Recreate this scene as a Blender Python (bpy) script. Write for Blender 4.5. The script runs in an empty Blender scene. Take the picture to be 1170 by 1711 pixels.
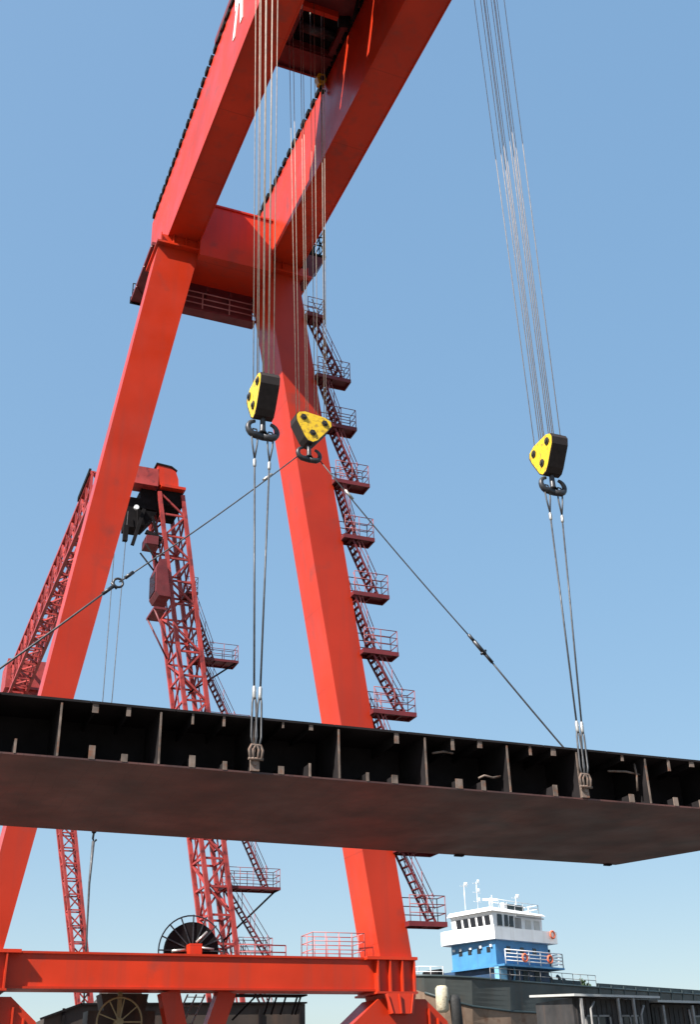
import bpy, math, random
from mathutils import Vector, Matrix
rad = math.radians
random.seed(7)
S = bpy.context.scene
COL = S.collection

# ------------------------------------------------------------------ camera
YAW, PITCH, ROLL, FPX, EYE = 23.313, 27.806, -1.710, 1874.5, 1.6
def cam_axes():
    y, p, r = rad(YAW), rad(PITCH), rad(ROLL)
    f = Vector((math.sin(y)*math.cos(p), math.cos(y)*math.cos(p), math.sin(p)))
    x = Vector((math.cos(y), -math.sin(y), 0)); u = x.cross(f)
    c, s = math.cos(r), math.sin(r)
    return c*x + s*u, -s*x + c*u, f
AX, AU, AF = cam_axes()
cd = bpy.data.cameras.new("camera"); co = bpy.data.objects.new("camera", cd); COL.objects.link(co)
co.matrix_world = Matrix(((AX.x, AU.x, -AF.x, 0), (AX.y, AU.y, -AF.y, 0), (AX.z, AU.z, -AF.z, EYE), (0, 0, 0, 1)))
cd.sensor_fit = 'VERTICAL'; cd.sensor_height = 24.0; cd.lens = FPX/1711*24.0
cd.clip_start = 0.1; cd.clip_end = 6000
S.camera = co

# ------------------------------------------------------------------ sky, sun, exposure
SUN = Vector((-0.65, -0.28, 0.71)).normalized()          # towards the sun
W = bpy.data.worlds.new("World"); S.world = W; W.use_nodes = True
nt = W.node_tree; bg = nt.nodes['Background']
sky = nt.nodes.new('ShaderNodeTexSky'); sky.sky_type = 'NISHITA'; sky.sun_disc = False
sky.sun_elevation = math.asin(SUN.z); sky.sun_rotation = math.atan2(SUN.x, SUN.y)
sky.air_density = 1.0; sky.dust_density = 1.2; sky.ozone_density = 1.6; sky.altitude = 0
gm = nt.nodes.new('ShaderNodeGamma'); gm.inputs[1].default_value = 0.25; nt.links.new(sky.outputs[0], gm.inputs[0])
hs_ = nt.nodes.new('ShaderNodeHueSaturation'); hs_.inputs['Saturation'].default_value = 2.65; nt.links.new(gm.outputs[0], hs_.inputs['Color'])
vm = nt.nodes.new('ShaderNodeVectorMath'); vm.operation = 'MULTIPLY'; vm.inputs[1].default_value = (1.62, 1.73, 1.78); nt.links.new(hs_.outputs[0], vm.inputs[0])
nt.links.new(vm.outputs[0], bg.inputs[0]); bg.inputs[1].default_value = 0.15
sl = bpy.data.lights.new("sun", 'SUN'); sl.energy = 5.0; sl.angle = rad(0.5); sl.color = (1.0, 0.95, 0.88)
so = bpy.data.objects.new("sun", sl); COL.objects.link(so); so.location = (-60, -33, 90)
so.rotation_euler = SUN.to_track_quat('Z', 'Y').to_euler()
S.view_settings.view_transform = 'Standard'; S.view_settings.look = 'None'
S.view_settings.exposure = 1.05; S.view_settings.gamma = 1.0

# ------------------------------------------------------------------ materials
def mat(name, col, rough=0.5, metal=0.0, var=0.12, scale=0.6, stain=None, stain_amt=0.0, seam=0.0, axes=((1, 4.6), (2, 3.7)), streak=0.0, bump=0.0, spec=0.5, seam_w=0.012):
    m = bpy.data.materials.new(name); m.use_nodes = True
    if max(col) < 0.75: col = tuple(c*0.80 for c in col); stain = tuple(c*0.80 for c in stain) if stain else None
    n, l = m.node_tree.nodes, m.node_tree.links
    b = n['Principled BSDF']; b.inputs['Roughness'].default_value = rough; b.inputs['Metallic'].default_value = metal
    b.inputs['Specular IOR Level'].default_value = spec
    tc = n.new('ShaderNodeTexCoord')
    def noise(sc, det, mp=None):
        t = n.new('ShaderNodeTexNoise'); t.inputs['Scale'].default_value = sc; t.inputs['Detail'].default_value = det
        if mp:
            q = n.new('ShaderNodeMapping'); q.inputs['Scale'].default_value = mp; l.new(tc.outputs['Object'], q.inputs[0]); l.new(q.outputs[0], t.inputs[0])
        else: l.new(tc.outputs['Object'], t.inputs[0])
        return t.outputs['Fac']
    def ramp(src, a, b_, ca, cb):
        r = n.new('ShaderNodeValToRGB'); r.color_ramp.elements[0].position = a; r.color_ramp.elements[1].position = b_
        r.color_ramp.elements[0].color = (*ca, 1); r.color_ramp.elements[1].color = (*cb, 1); l.new(src, r.inputs[0]); return r.outputs[0]
    def mix(fac, a, b_):
        x = n.new('ShaderNodeMix'); x.data_type = 'RGBA'
        if isinstance(fac, float): x.inputs[0].default_value = fac
        else: l.new(fac, x.inputs[0])
        for i, v in ((6, a), (7, b_)):
            if isinstance(v, tuple): x.inputs[i].default_value = (*v, 1)
            else: l.new(v, x.inputs[i])
        return x.outputs[2]
    lo = tuple(c*(1-var) for c in col); hi = tuple(min(1, c*(1+var)) for c in col)
    c = ramp(noise(scale, 6), 0.3, 0.7, lo, hi)
    if streak > 0:
        k = ramp(noise(1.0, 5, (2.2, 2.2, 0.12)), 0.52, 0.72, (0, 0, 0), (streak,)*3)
        c = mix(k, c, stain or tuple(x*0.45 for x in col))
    if stain and stain_amt > 0:
        k = ramp(noise(scale*2.3, 8), 0.62-0.25*stain_amt, 0.72, (0, 0, 0), (1, 1, 1))
        c = mix(k, c, stain)
    if seam > 0:
        sp = n.new('ShaderNodeSeparateXYZ'); l.new(tc.outputs['Object'], sp.inputs[0])
        prev = None
        for ax, per in axes:
            d = n.new('ShaderNodeMath'); d.operation = 'DIVIDE'
            if seam_w > 0.02:
                wv = n.new('ShaderNodeMath'); wv.operation = 'MULTIPLY_ADD'; l.new(noise(0.9, 3), wv.inputs[0]); wv.inputs[1].default_value = 0.35; l.new(sp.outputs[ax], wv.inputs[2]); l.new(wv.outputs[0], d.inputs[0])
            else: l.new(sp.outputs[ax], d.inputs[0]); d.inputs[1].default_value = per
            f = n.new('ShaderNodeMath'); f.operation = 'FRACT'; l.new(d.outputs[0], f.inputs[0])
            t = n.new('ShaderNodeMath'); t.operation = 'LESS_THAN'; l.new(f.outputs[0], t.inputs[0]); t.inputs[1].default_value = seam_w
            if prev is None: prev = t.outputs[0]
            else:
                x = n.new('ShaderNodeMath'); x.operation = 'MAXIMUM'; l.new(prev, x.inputs[0]); l.new(t.outputs[0], x.inputs[1]); prev = x.outputs[0]
        k = n.new('ShaderNodeMath'); k.operation = 'MULTIPLY'; l.new(prev, k.inputs[0]); k.inputs[1].default_value = seam
        c = mix(k.outputs[0], c, tuple(x*0.5 for x in col))
    l.new(c, b.inputs['Base Color'])
    rr = ramp(noise(scale*1.7, 4), 0.3, 0.7, (max(0, rough-.08),)*3, (min(1, rough+.12),)*3); l.new(rr, b.inputs['Roughness'])
    if bump > 0:
        bp = n.new('ShaderNodeBump'); bp.inputs['Strength'].default_value = bump; bp.inputs['Distance'].default_value = 0.05
        l.new(noise(scale*1.3, 4), bp.inputs['Height']); l.new(bp.outputs[0], b.inputs['Normal'])
    return m

RED = mat('red_crane_paint', (0.65, 0.040, 0.009), 0.36, spec=0.38, var=0.19, scale=0.28, seam=0.4, streak=0.5, stain=(0.38, 0.05, 0.03), stain_amt=0.12, bump=0.25)
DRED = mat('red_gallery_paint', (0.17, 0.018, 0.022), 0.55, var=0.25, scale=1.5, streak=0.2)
PINKR = mat('faded_pink_rail', (0.55, 0.22, 0.22), 0.6, var=0.15, scale=2)
RAILP = mat('red_rail_paint', (0.30, 0.075, 0.08), 0.5, var=0.2, scale=2)
LRED = mat('faded_red_paint', (0.44, 0.05, 0.042), 0.5, var=0.3, scale=0.9, stain=(0.12, 0.015, 0.02), stain_amt=0.35)
DARK = mat('dark_machinery', (0.012, 0.010, 0.011), 0.8, spec=0.12, var=0.4, scale=2)
STEEL = mat('dark_steel', (0.07, 0.07, 0.075), 0.4, metal=0.6, var=0.3, scale=6)
ROPE = mat('greased_wire_rope', (0.46, 0.37, 0.30), 0.6, metal=0.0, var=0.25, scale=5)
SLING = mat('sling_wire', (0.09, 0.09, 0.095), 0.5, metal=0.4, var=0.3, scale=5)
FERR = mat('pressed_ferrule', (0.50, 0.48, 0.45), 0.35, metal=0.5, var=0.12, scale=8)
YEL = mat('yellow_block_paint', (0.78, 0.50, 0.02), 0.4, var=0.08, scale=3, stain=(0.28, 0.15, 0.03), stain_amt=0.5)
PLATE = mat('primed_hull_plate', (0.112, 0.043, 0.034), 0.5, var=0.5, scale=0.32, seam=0.55, seam_w=0.05, axes=((0, 3.3), (1, 1.9)), stain=(0.045, 0.026, 0.023), stain_amt=0.6, bump=0.7)
INNER = mat('shade_darkened_primer', (0.020, 0.017, 0.018), 0.8, spec=0.15, var=0.4, scale=1.2)  # primer taken down to near black, cavity shade put into its colour
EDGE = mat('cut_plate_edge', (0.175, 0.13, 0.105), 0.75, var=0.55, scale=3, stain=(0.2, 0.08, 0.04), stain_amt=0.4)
WHITE = mat('white_paint', (0.80, 0.80, 0.80), 0.4, var=0.06, scale=0.8, streak=0.25, stain=(0.5, 0.42, 0.36))
BLUE = mat('blue_ship_paint', (0.075, 0.28, 0.54), 0.42, var=0.15, scale=0.8, streak=0.3, stain=(0.08, 0.16, 0.28))
HULLG = mat('grey_hull_paint', (0.072, 0.082, 0.078), 0.6, var=0.4, scale=0.35, streak=0.35, stain=(0.13, 0.09, 0.06))
RUST = mat('rusty_hull_bottom', (0.27, 0.185, 0.13), 0.7, var=0.3, scale=0.5, streak=0.5, stain=(0.16, 0.08, 0.045), stain_amt=0.3)
TEAL = mat('dark_coaming_paint', (0.035, 0.055, 0.06), 0.5, var=0.25, scale=0.8)
GLASS = mat('dark_window_glass', (0.02, 0.024, 0.03), 0.12, var=0.2, scale=1)
ORANGE = mat('orange_buoy', (0.75, 0.16, 0.07), 0.5, var=0.1, scale=4)
RUBBER = mat('black_rubber', (0.02, 0.02, 0.02), 0.75, var=0.3, scale=4)
CREAM = mat('cream_fender', (0.62, 0.55, 0.40), 0.6, var=0.25, scale=2.5, stain=(0.3, 0.2, 0.1), stain_amt=0.3)
SHEDW = mat('dark_shed_sheet', (0.042, 0.038, 0.037), 0.6, var=0.4, scale=0.9, streak=0.5, stain=(0.11, 0.07, 0.05))
SHEDR = mat('pale_roof_sheet', (0.55, 0.55, 0.53), 0.45, var=0.15, scale=1)
FRAME = mat('grey_frame_paint', (0.30, 0.29, 0.28), 0.5, var=0.3, scale=2)
BROWN = mat('rusty_brown_plate', (0.052, 0.036, 0.028), 0.7, var=0.5, scale=0.5, streak=0.4, stain=(0.12, 0.06, 0.035))
CONC = mat('yard_concrete', (0.13, 0.115, 0.10), 0.85, var=0.2, scale=0.15, stain=(0.07, 0.055, 0.045), stain_amt=0.25)
LEAF = mat('leaf_green', (0.045, 0.085, 0.03), 0.6, var=0.5, scale=1.5)
BARK = mat('bark', (0.09, 0.06, 0.04), 0.85, var=0.3, scale=3)

# ------------------------------------------------------------------ mesh helpers
class MB:
    def __init__(s): s.v = []; s.f = []; s.sm = []
    def add(s, vs, fs, smooth=False):
        o = len(s.v); s.v += [Vector(p) for p in vs]
        s.f += [tuple(i+o for i in f) for f in fs]; s.sm += [smooth]*len(fs); return s
    def hull(s, a, b):                       # ring a to ring b, capped
        n = len(a)
        fs = [tuple(range(n-1, -1, -1)), tuple(range(n, 2*n))] + [(i, (i+1) % n, n+(i+1) % n, n+i) for i in range(n)]
        return s.add(list(a)+list(b), fs)
    def box(s, x0, x1, y0, y1, z0, z1):
        return s.hull([(x0, y0, z0), (x1, y0, z0), (x1, y1, z0), (x0, y1, z0)], [(x0, y0, z1), (x1, y0, z1), (x1, y1, z1), (x0, y1, z1)])
    def prism(s, poly, vec):
        v = Vector(vec); return s.hull([Vector(p) for p in poly], [Vector(p)+v for p in poly])
    def bar(s, p, q, w, h=None, up=(0, 0, 1)):
        p, q = Vector(p), Vector(q); h = h or w; d = (q-p).normalized(); u = Vector(up)
        if abs(d.dot(u)) > 0.97: u = Vector((0, 1, 0))
        a = d.cross(u).normalized(); b = a.cross(d)
        r = [a*(-w/2)+b*(-h/2), a*(w/2)+b*(-h/2), a*(w/2)+b*(h/2), a*(-w/2)+b*(h/2)]
        return s.hull([p+k for k in r], [q+k for k in r])
    def tube(s, pts, r, n=8, closed=False):
        pts = [Vector(p) for p in pts]; N = len(pts); rs = r if isinstance(r, (list, tuple)) else [r]*N
        vs = []; a = None
        for i, p in enumerate(pts):
            if closed: d = (pts[(i+1) % N]-pts[i-1]).normalized()
            else: d = (pts[min(i+1, N-1)]-pts[max(i-1, 0)]).normalized()
            if a is None:
                a = d.cross(Vector((0, 0, 1)));
                if a.length < 0.05: a = d.cross(Vector((0, 1, 0)))
            a = (a - d*a.dot(d)).normalized(); b = d.cross(a)
            vs += [p + (a*math.cos(t)+b*math.sin(t))*rs[i] for t in [2*math.pi*k/n for k in range(n)]]
        fs = []
        for i in range(N if closed else N-1):
            j = (i+1) % N
            fs += [(i*n+k, i*n+(k+1) % n, j*n+(k+1) % n, j*n+k) for k in range(n)]
        s.add(vs, fs, True)
        if not closed:
            o = len(s.v)-len(vs)
            s.f += [tuple(o+k for k in range(n-1, -1, -1)), tuple(o+(N-1)*n+k for k in range(n))]; s.sm += [False]*2
        return s
    def cyl(s, p, q, r, n=16): return s.tube([p, q], r, n)
    def ring(s, c, u, v, R, r, n=20, m=8):
        c, u, v = Vector(c), Vector(u), Vector(v)
        return s.tube([c+(u*math.cos(t)+v*math.sin(t))*R for t in [2*math.pi*k/n for k in range(n)]], r, m, True)
    def build(s, name, material, parent=None, loc=(0, 0, 0), mats=None):
        off = Vector(parent['_o']) if parent is not None else Vector(loc)
        me = bpy.data.meshes.new(name); me.from_pydata([p-off for p in s.v], [], s.f); me.update()
        for p, k in zip(me.polygons, s.sm): p.use_smooth = k
        import bmesh
        bm = bmesh.new(); bm.from_mesh(me); bmesh.ops.recalc_face_normals(bm, faces=bm.faces); bm.to_mesh(me); bm.free()
        me.materials.append(material)
        o = bpy.data.objects.new(name, me); COL.objects.link(o)
        if parent is not None: o.parent = parent
        else: o.location = off
        o['_o'] = tuple(off)
        return o
def tag(o, label, cat=None, group=None, kind=None):
    if label: o['label'] = label
    if cat: o['category'] = cat
    if group: o['group'] = group
    if kind: o['kind'] = kind
    return o
def thing(name, loc, label, cat, group=None):
    o = bpy.data.objects.new(name, None); COL.objects.link(o); o.location = loc; o['_o'] = tuple(loc); o.empty_display_size = 0.5
    return tag(o, label, cat, group)
def lerp(a, b, t): return Vector(a)*(1-t)+Vector(b)*t
def rails(m, pts, h=1.05, r=0.018, step=1.3, mid=(0.55,), up=Vector((0, 0, 1))):
    pts = [Vector(p) for p in pts]
    for a, b in zip(pts, pts[1:]):
        for k in (1.0,)+tuple(mid): m.tube([a+up*h*k, b+up*h*k], r, 6)
        n = max(1, round((b-a).length/step))
        for i in range(n+1): m.tube([lerp(a, b, i/n), lerp(a, b, i/n)+up*h], r, 6)

# ------------------------------------------------------------------ the setting
g = MB(); N = 6
g.add([(-1500, -600, 0), (1800, -600, 0), (1800, 2600, 0), (-1500, 2600, 0)], [(0, 1, 2, 3)])
tag(g.build('ground', CONC), None, None, None, 'structure')

# ------------------------------------------------------------------ main gantry crane
crane = thing('gantry_crane', (13, 45, 0), 'huge glossy red box girder gantry crane with splayed legs towering over the yard', 'gantry crane')
GZ0, GZ1 = 42.0, 46.8
GIRD = ((9.5, 11.1), (15.1, 16.8))
for x0, x1 in GIRD:
    m = MB(); m.box(x0, x1, -14, 49.6, GZ0, GZ1)
    gd = m.build('girder', RED, crane)
    m = MB()                                       # rail with clamps along the top outer edge
    m.box(x0+0.05, x0+0.13, -13.9, 49.5, GZ1, GZ1+0.16)
    y = 20.0
    while y < 49: m.box(x0-0.10, x0+0.24, y, y+0.42, GZ1, GZ1+0.30); y += 0.72
    m.build('trolley_rail', DARK, gd)
    m = MB()                                       # bottom flange lips
    for xe in (x0-0.05, x1): m.box(xe, xe+0.05, -13.9, 49.4, GZ0-0.06, GZ0+0.02)
    m.build('flange', RED, gd)
    if x0 < 10:                                    # white painted character on the outer web
        m = MB()
        def st(a, b, w): m.bar((x0-0.02, a[0], a[1]), (x0-0.02, b[0], b[1]), w, 0.03, up=(1, 0, 0))
        P = [(33.35, 46.6), (32.35, 46.6), (32.35, 45.75), (33.35, 45.75)]
        for i in range(4): st(P[i], P[(i+1) % 4], 0.34)
        st((33.2, 45.6), (33.6, 44.05), 0.36); st((32.55, 45.6), (32.5, 44.0), 0.36)
        tag(m.build('painted_character', WHITE, gd), None)
# cross beam joining girders at the legs
m = MB(); m.box(11.1, 15.1, 44.5, 46.9, 40.9, 44.5)
m.box(11.1, 15.1, 44.43, 44.5, 44.38, 44.5)
m.build('cross_beam', RED, crane)
# A-frame legs (front face Y=45)
def leg(fl0, fr0, fl1, fr1, z0, z1, d0, d1, rl):
    m = MB()
    m.hull([(fl0, 45, z0), (fr0, 45, z0), (fr0-rl*0.3, 45+d0, z0), (fl0-rl, 45+d0, z0)],
           [(fl1, 45, z1), (fr1, 45, z1), (fr1-rl*0.3, 45+d1, z1), (fl1-rl, 45+d1, z1)])
    return m.build('leg', RED, crane)
leg(4.12, 5.12, 9.02, 11.15, 6.9, 41.3, 2.0, 1.6, 0.0)
leg(20.16, 21.6, 14.86, 16.78, 6.9, 41.3, 1.8, 2.2, 0.1)
# leg heads
for fl, fr in ((9.0, 11.15), (15.0, 17.3)):
    m = MB()
    m.box(fl-0.12, fr+0.12, 44.7, 47.3, 41.3, 41.42)
    m.box(fl+0.1, fr-0.1, 44.9, 47.1, 41.42, 42.0)
    for k in range(4):
        x = fl+0.1+k*(fr-fl-0.2)/3
        m.box(x-0.03, x+0.03, 44.75, 44.9, 41.42, 41.98)
    m.build('leg_head', RED, crane)
# sill beam, nodes, flanges
m = MB(); m.box(5.3, 19.9, 45.1, 46.7, 5.62, 6.84)
m.box(5.3, 19.9, 45.02, 45.1, 5.60, 5.68); m.box(5.3, 19.9, 45.02, 45.1, 6.80, 6.88)
m.build('sill_beam', RED, crane)
for x0, x1, s in ((3.55, 5.3, -1), (19.9, 21.62, 1)):
    m = MB(); m.box(x0, x1, 44.95, 46.9, 5.58, 6.78)
    m.build('node_box', RED, crane)
    m = MB(); m.box(x0-0.45 if s > 0 else x0-0.1, x1+0.1 if s > 0 else x1+0.45, 44.72, 47.1, 6.78, 6.9)
    m.box(x0-0.05, x1+0.05, 44.72, 47.1, 5.5, 5.58)
    for k in range(4):
        x = x0+0.04+k*(x1-x0-0.08)/3; m.box(x-0.03, x+0.03, 44.74, 44.95, 5.58, 6.78)
    m.build('flange', RED, crane)
    cx = (x0+x1)/2+0.1*s
    m = MB()                                     # tapered pivot bracket under the node
    m.hull([(cx-0.42, 44.62, 4.75), (cx+0.42, 44.62, 4.75), (cx+0.42, 46.9, 4.75), (cx-0.42, 46.9, 4.75)],
           [(cx-0.62, 44.72, 5.5), (cx+0.72, 44.72, 5.5), (cx+0.72, 46.9, 5.5), (cx-0.62, 46.9, 5.5)])
    for k in (-0.46, -0.05, 0.42): m.bar((cx+k, 44.58, 4.75), (cx+k*1.4, 44.66, 5.48), 0.05, 0.12)
    m.build('pivot_bracket', RED, crane)
    m = MB()                                     # equaliser beam
    poly = [(cx-2.55, 45.0, 2.3), (cx+2.55, 45.0, 2.3), (cx+2.55, 45.0, 3.3), (cx+2.2, 45.0, 4.5), (cx+1.25, 45.0, 5.32), (cx-0.85, 45.0, 5.32), (cx-2.05, 45.0, 4.35), (cx-2.55, 45.0, 3.6)]
    m.prism(poly, (0, 1.7, 0))
    for k in (1.35, 1.75, 2.1): m.box(cx+k-0.03, cx+k+0.03, 44.86, 45.0, 2.4, 5.1-(k-1.2)*0.9)
    m.build('equaliser_beam', RED, crane)
    for bx in (cx-1.7, cx+1.7):
        m = MB(); m.box(bx-1.2, bx+1.2, 45.3, 46.4, 0.55, 1.5); m.box(bx-0.4, bx+0.4, 45.25, 46.45, 1.5, 2.3)
        bo = m.build('bogie', RED, crane)
        for wx in (bx-0.7, bx+0.7):
            m = MB(); m.cyl((wx, 45.5, 0.45), (wx, 46.2, 0.45), 0.33, 20); m.cyl((wx, 45.1, 0.45), (wx, 46.6, 0.45), 0.12)
            m.cyl((wx, 45.42, 0.45), (wx, 45.5, 0.45), 0.4, 20); m.build('wheel', STEEL, bo)
# V braces below the sill with their little bogie
for a, b, w in (((11.55, 45.9, 5.62), (12.35, 45.9, 2.6), 0.75), ((13.85, 45.9, 5.62), (12.75, 45.9, 2.6), 0.7)):
    m = MB(); m.bar(a, b, w, 0.6, up=(0, 1, 0)); m.build('brace', RED, crane)
m = MB(); m.box(11.2, 13.9, 45.3, 46.5, 0.7, 2.6); bo = m.build('bogie', RED, crane)
for wx in (11.9, 13.2):
    m = MB(); m.cyl((wx, 45.6, 0.45), (wx, 46.2, 0.45), 0.36, 20); m.cyl((wx, 45.2, 0.6), (wx, 46.6, 0.6), 0.12); m.build('wheel', STEEL, bo)
# walkway platform hung outside the left girder end
m = MB(); m.box(8.75, 9.44, 45.4, 50.4, 41.55, 41.75)
for y in (45.5, 47.2, 49.0): m.bar((8.75, y, 41.52), (9.44, y+0.9, 41.52), 0.07, 0.06)
pl = m.build('platform', DRED, crane)
m = MB(); rails(m, [(8.8, 50.3, 41.75), (9.4, 50.3, 41.75)], 1.0, 0.03); m.box(8.72, 9.46, 50.4, 50.5, 41.45, 41.9); m.build('railing', DARK, pl)
# gallery between the leg heads
m = MB(); m.box(10.4, 15.0, 47.0, 47.65, 39.3, 39.42); m.box(10.4, 15.0, 47.6, 47.65, 39.42, 41.8)
for x in (10.95, 12.2, 13.5, 14.8): m.box(x, x+0.09, 46.9, 47.6, 40.6, 40.9)
pl = m.build('gallery', DRED, crane)
m = MB(); rails(m, [(10.5, 47.02, 39.42), (15.0, 47.02, 39.42)], 1.05, 0.035, 1.5, (0.3, 0.65)); m.build('railing', PINKR, pl)
# electrical house hung under the right girder end
m = MB(); m.box(16.0, 17.9, 45.6, 47.6, 43.4, 45.4); eh = m.build('electrical_house', DARK, crane)
m = MB()
m.box(17.0, 18.35, 44.9, 46.6, 43.15, 43.3); rails(m, [(17.0, 44.95, 43.3), (18.3, 44.95, 43.3), (18.3, 46.5, 43.3)], 1.9, 0.035, 0.75, (0.35, 0.68))
m.bar((17.2, 44.95, 43.4), (17.75, 44.95, 45.1), 0.05); m.bar((18.3, 44.95, 43.4), (17.75, 44.95, 45.1), 0.05)
m.build('railing', DARK, eh)

# stairs along the right leg
def legx(z): return 21.6 - (z-6.84)*0.14
def flight(top, bot, w=0.68, y0=44.72, par=None, mt=None, n=10, rmat=None):
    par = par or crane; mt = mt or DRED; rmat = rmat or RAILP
    t, b = Vector((top[0], 0, top[1])), Vector((bot[0], 0, bot[1]))
    m = MB()
    for y in (y0, y0+w): m.bar(t+Vector((0, y, 0)), b+Vector((0, y, 0)), 0.04, 0.10)
    d = (b-t)
    for i in range(n):
        c = lerp(t, b, (i+0.5)/n)
        m.box(c.x-0.085, c.x+0.075, y0+0.02, y0+w-0.02, c.z-0.02, c.z+0.015)
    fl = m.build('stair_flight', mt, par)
    m = MB()
    for y in (y0, y0+w):
        for h in (1.0, 0.52): m.tube([t+Vector((0, y, h)), b+Vector((0, y, h))], 0.02, 6)
        for i in range(4):
            c = lerp(t, b, (i+0.2)/3.4); m.tube([c+Vector((0, y, 0)), c+Vector((0, y, 1.0))], 0.02, 6)
    m.build('handrail', rmat, fl)
def landing(x0, x1, z, y0=44.6, y1=45.45, par=None, mt=None, rmat=None, thick=0.2, notch=True):
    par = par or crane; mt = mt or DRED; rmat = rmat or RAILP
    m = MB(); m.box(x0, x1, y0, y1, z-0.06, z)
    for y in (y0, y1-0.07): m.box(x0, x1, y, y+0.07, z-thick, z-0.06)
    k = max(2, int((x1-x0)/0.7))
    for i in range(k+1):
        x = x0+(x1-x0-0.06)*i/k; m.box(x, x+0.06, y0+0.07, y1-0.07, z-thick, z-0.06)
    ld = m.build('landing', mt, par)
    m = MB(); rails(m, [(x0+0.1, y1-0.05, z), (x1-0.04, y1-0.05, z), (x1-0.04, y0+0.04, z)], 1.05, 0.022, 0.8, (0.33, 0.66))
    rails(m, [(x0+0.1, y0+0.04, z), (x1-0.04, y0+0.04, z)], 1.05, 0.02, 0.9, (0.33, 0.66))
    m.build('railing', rmat, ld)
LZ = [38.9, 35.1, 32.2, 29.0, 26.0, 23.05, 20.2, 17.36, 14.35, 11.3, 8.3]
LX = [18.1, 19.5, 19.75, 20.35, 20.5, 21.15, 21.5, 22.25, 22.5, 22.95, 23.15]
for z, x in zip(LZ, LX): landing(legx(z)-0.05, x, z)
FL = [((17.4, 38.9), (19.1, 35.1)), ((17.95, 35.1), (18.9, 32.2)), ((18.5, 32.2), (19.8, 29.0)), ((18.75, 29.0), (19.55, 26.0)),
      ((19.3, 26.0), (20.6, 23.05)), ((19.35, 23.05), (20.35, 20.2)), ((20.15, 20.2), (21.7, 17.36)), ((20.25, 17.36), (21.35, 14.35)),
      ((21.0, 14.35), (22.3, 11.3)), ((21.15, 11.3), (22.65, 8.3))]
for a, b in FL: flight(a, b)
# bracket below the electrical house
m = MB(); m.hull([(17.0, 45.0, 41.2), (17.3, 45.0, 41.2), (17.3, 45.8, 41.2), (17.0, 45.8, 41.2)], [(17.0, 44.9, 43.1), (18.3, 44.9, 43.1), (18.3, 46.4, 43.1), (17.0, 46.4, 43.1)]); m.build('bracket', DRED, crane)
# sill walkway railings
m = MB(); rails(m, [(14.6, 46.6, 6.86), (16.6, 46.6, 6.86)], 0.6, 0.028, 0.6); m.build('walkway_railing', RAILP, crane)
m = MB(); rails(m, [(17.3, 45.3, 6.86), (17.3, 46.6, 6.86), (19.6, 46.6, 6.86), (19.6, 45.3, 6.86), (17.3, 45.3, 6.86)], 0.98, 0.02, 0.6, (0.33, 0.66)); m.build('walkway_railing', PINKR, crane)
# ladders and pipe runs hanging below the sill
m = MB()
for x, s in ((12.6, -0.75), (12.95, -0.75), (13.3, -0.75)): m.tube([(x, 46.9, 5.6), (x+s, 46.9, 4.0), (x+1.6*s, 46.9, 2.4)], 0.035, 6)
for i in range(8): m.bar((12.6-0.75*i/5, 46.9, 5.5-1.6*i/5), (13.3-0.75*i/5, 46.9, 5.5-1.6*i/5), 0.05, 0.03)
m.build('access_ladder', FRAME, crane)
m = MB()
for x in (16.2, 16.5, 16.9, 17.4, 17.55): m.tube([(x, 47.4, 5.6), (x-0.25, 47.4, 4.9)], 0.04, 6)
m.tube([(14.6, 47.4, 4.7), (15.6, 47.4, 5.6)], 0.04, 6); m.box(14.4, 17.6, 46.75, 47.6, 5.56, 5.62)
m.build('pipe_hanger', DARK, crane)
# cable reel on the sill
RC = Vector((12.9, 47.7, 7.3))
m = MB(); m.cyl(RC+Vector((0, -0.1, 0)), RC+Vector((0, 0.25, 0)), 1.12, 40); m.box(12.6, 13.2, 46.9, 47.9, 6.0, 6.9)
re = m.build('cable_reel', DARK, crane)
m = MB(); m.ring(RC, (1, 0, 0), (0, 0, 1), 1.38, 0.03, 40, 6)
for k in range(16):
    t = 2*math.pi*k/16; u = Vector((math.cos(t), 0, math.sin(t)))
    m.bar(RC+u*0.25+Vector((0, -0.14, 0)), RC+u*1.4+Vector((0, -0.14, 0)), 0.05, 0.04, up=(0, 1, 0))
m.build('spoke', STEEL, re)
m = MB(); m.box(12.62, 13.12, 46.9, 47.5, 6.85, 7.5); m.build('motor_box', RED, re)
for pa, pb, r_ in (((-0.9, -0.3, -0.05), (-0.35, -0.3, 0), 0.06), ((0.1, -0.3, 0.3), (0.55, -0.3, 0.72), 0.05), ((0.3, -0.3, 0.1), (0.85, -0.3, 0.05), 0.05)):
    m = MB(); m.tube([RC+Vector(pa), RC+Vector(pb)], r_); m.build('pipe', FERR, re)
RC = Vector((9.75, 46.0, 4.55))
m = MB(); m.ring(RC, (1, 0, 0), (0, 0, 1), 0.85, 0.035, 36, 6); m.cyl(RC+Vector((0, -0.1, 0)), RC+Vector((0, 0.5, 0)), 0.14)
for k in range(9):
    t = 2*math.pi*k/9; m.bar(RC, RC+Vector((math.cos(t), 0, math.sin(t)))*0.84, 0.04)
m.bar(RC+Vector((0.05, 0.4, 0)), RC+Vector((0.05, 0.4, 1.1)), 0.16, 0.1)
m.build('spoked_drum', mat('brass_drum', (0.30, 0.22, 0.10), 0.5, var=0.2, scale=3), crane)
m = MB()
m.hull([(9.3, 46.8, 5.0), (10.9, 46.8, 5.0), (10.9, 47.8, 5.0), (9.3, 47.8, 5.0)], [(9.15, 46.8, 5.6), (11.0, 46.8, 5.6), (11.0, 47.8, 5.6), (9.15, 47.8, 5.6)])
m.box(8.7, 11.3, 46.8, 47.8, 4.2, 5.0); m.box(9.2, 10.8, 46.9, 47.7, 3.4, 4.2)
m.build('drive_housing', BROWN, crane)

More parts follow.
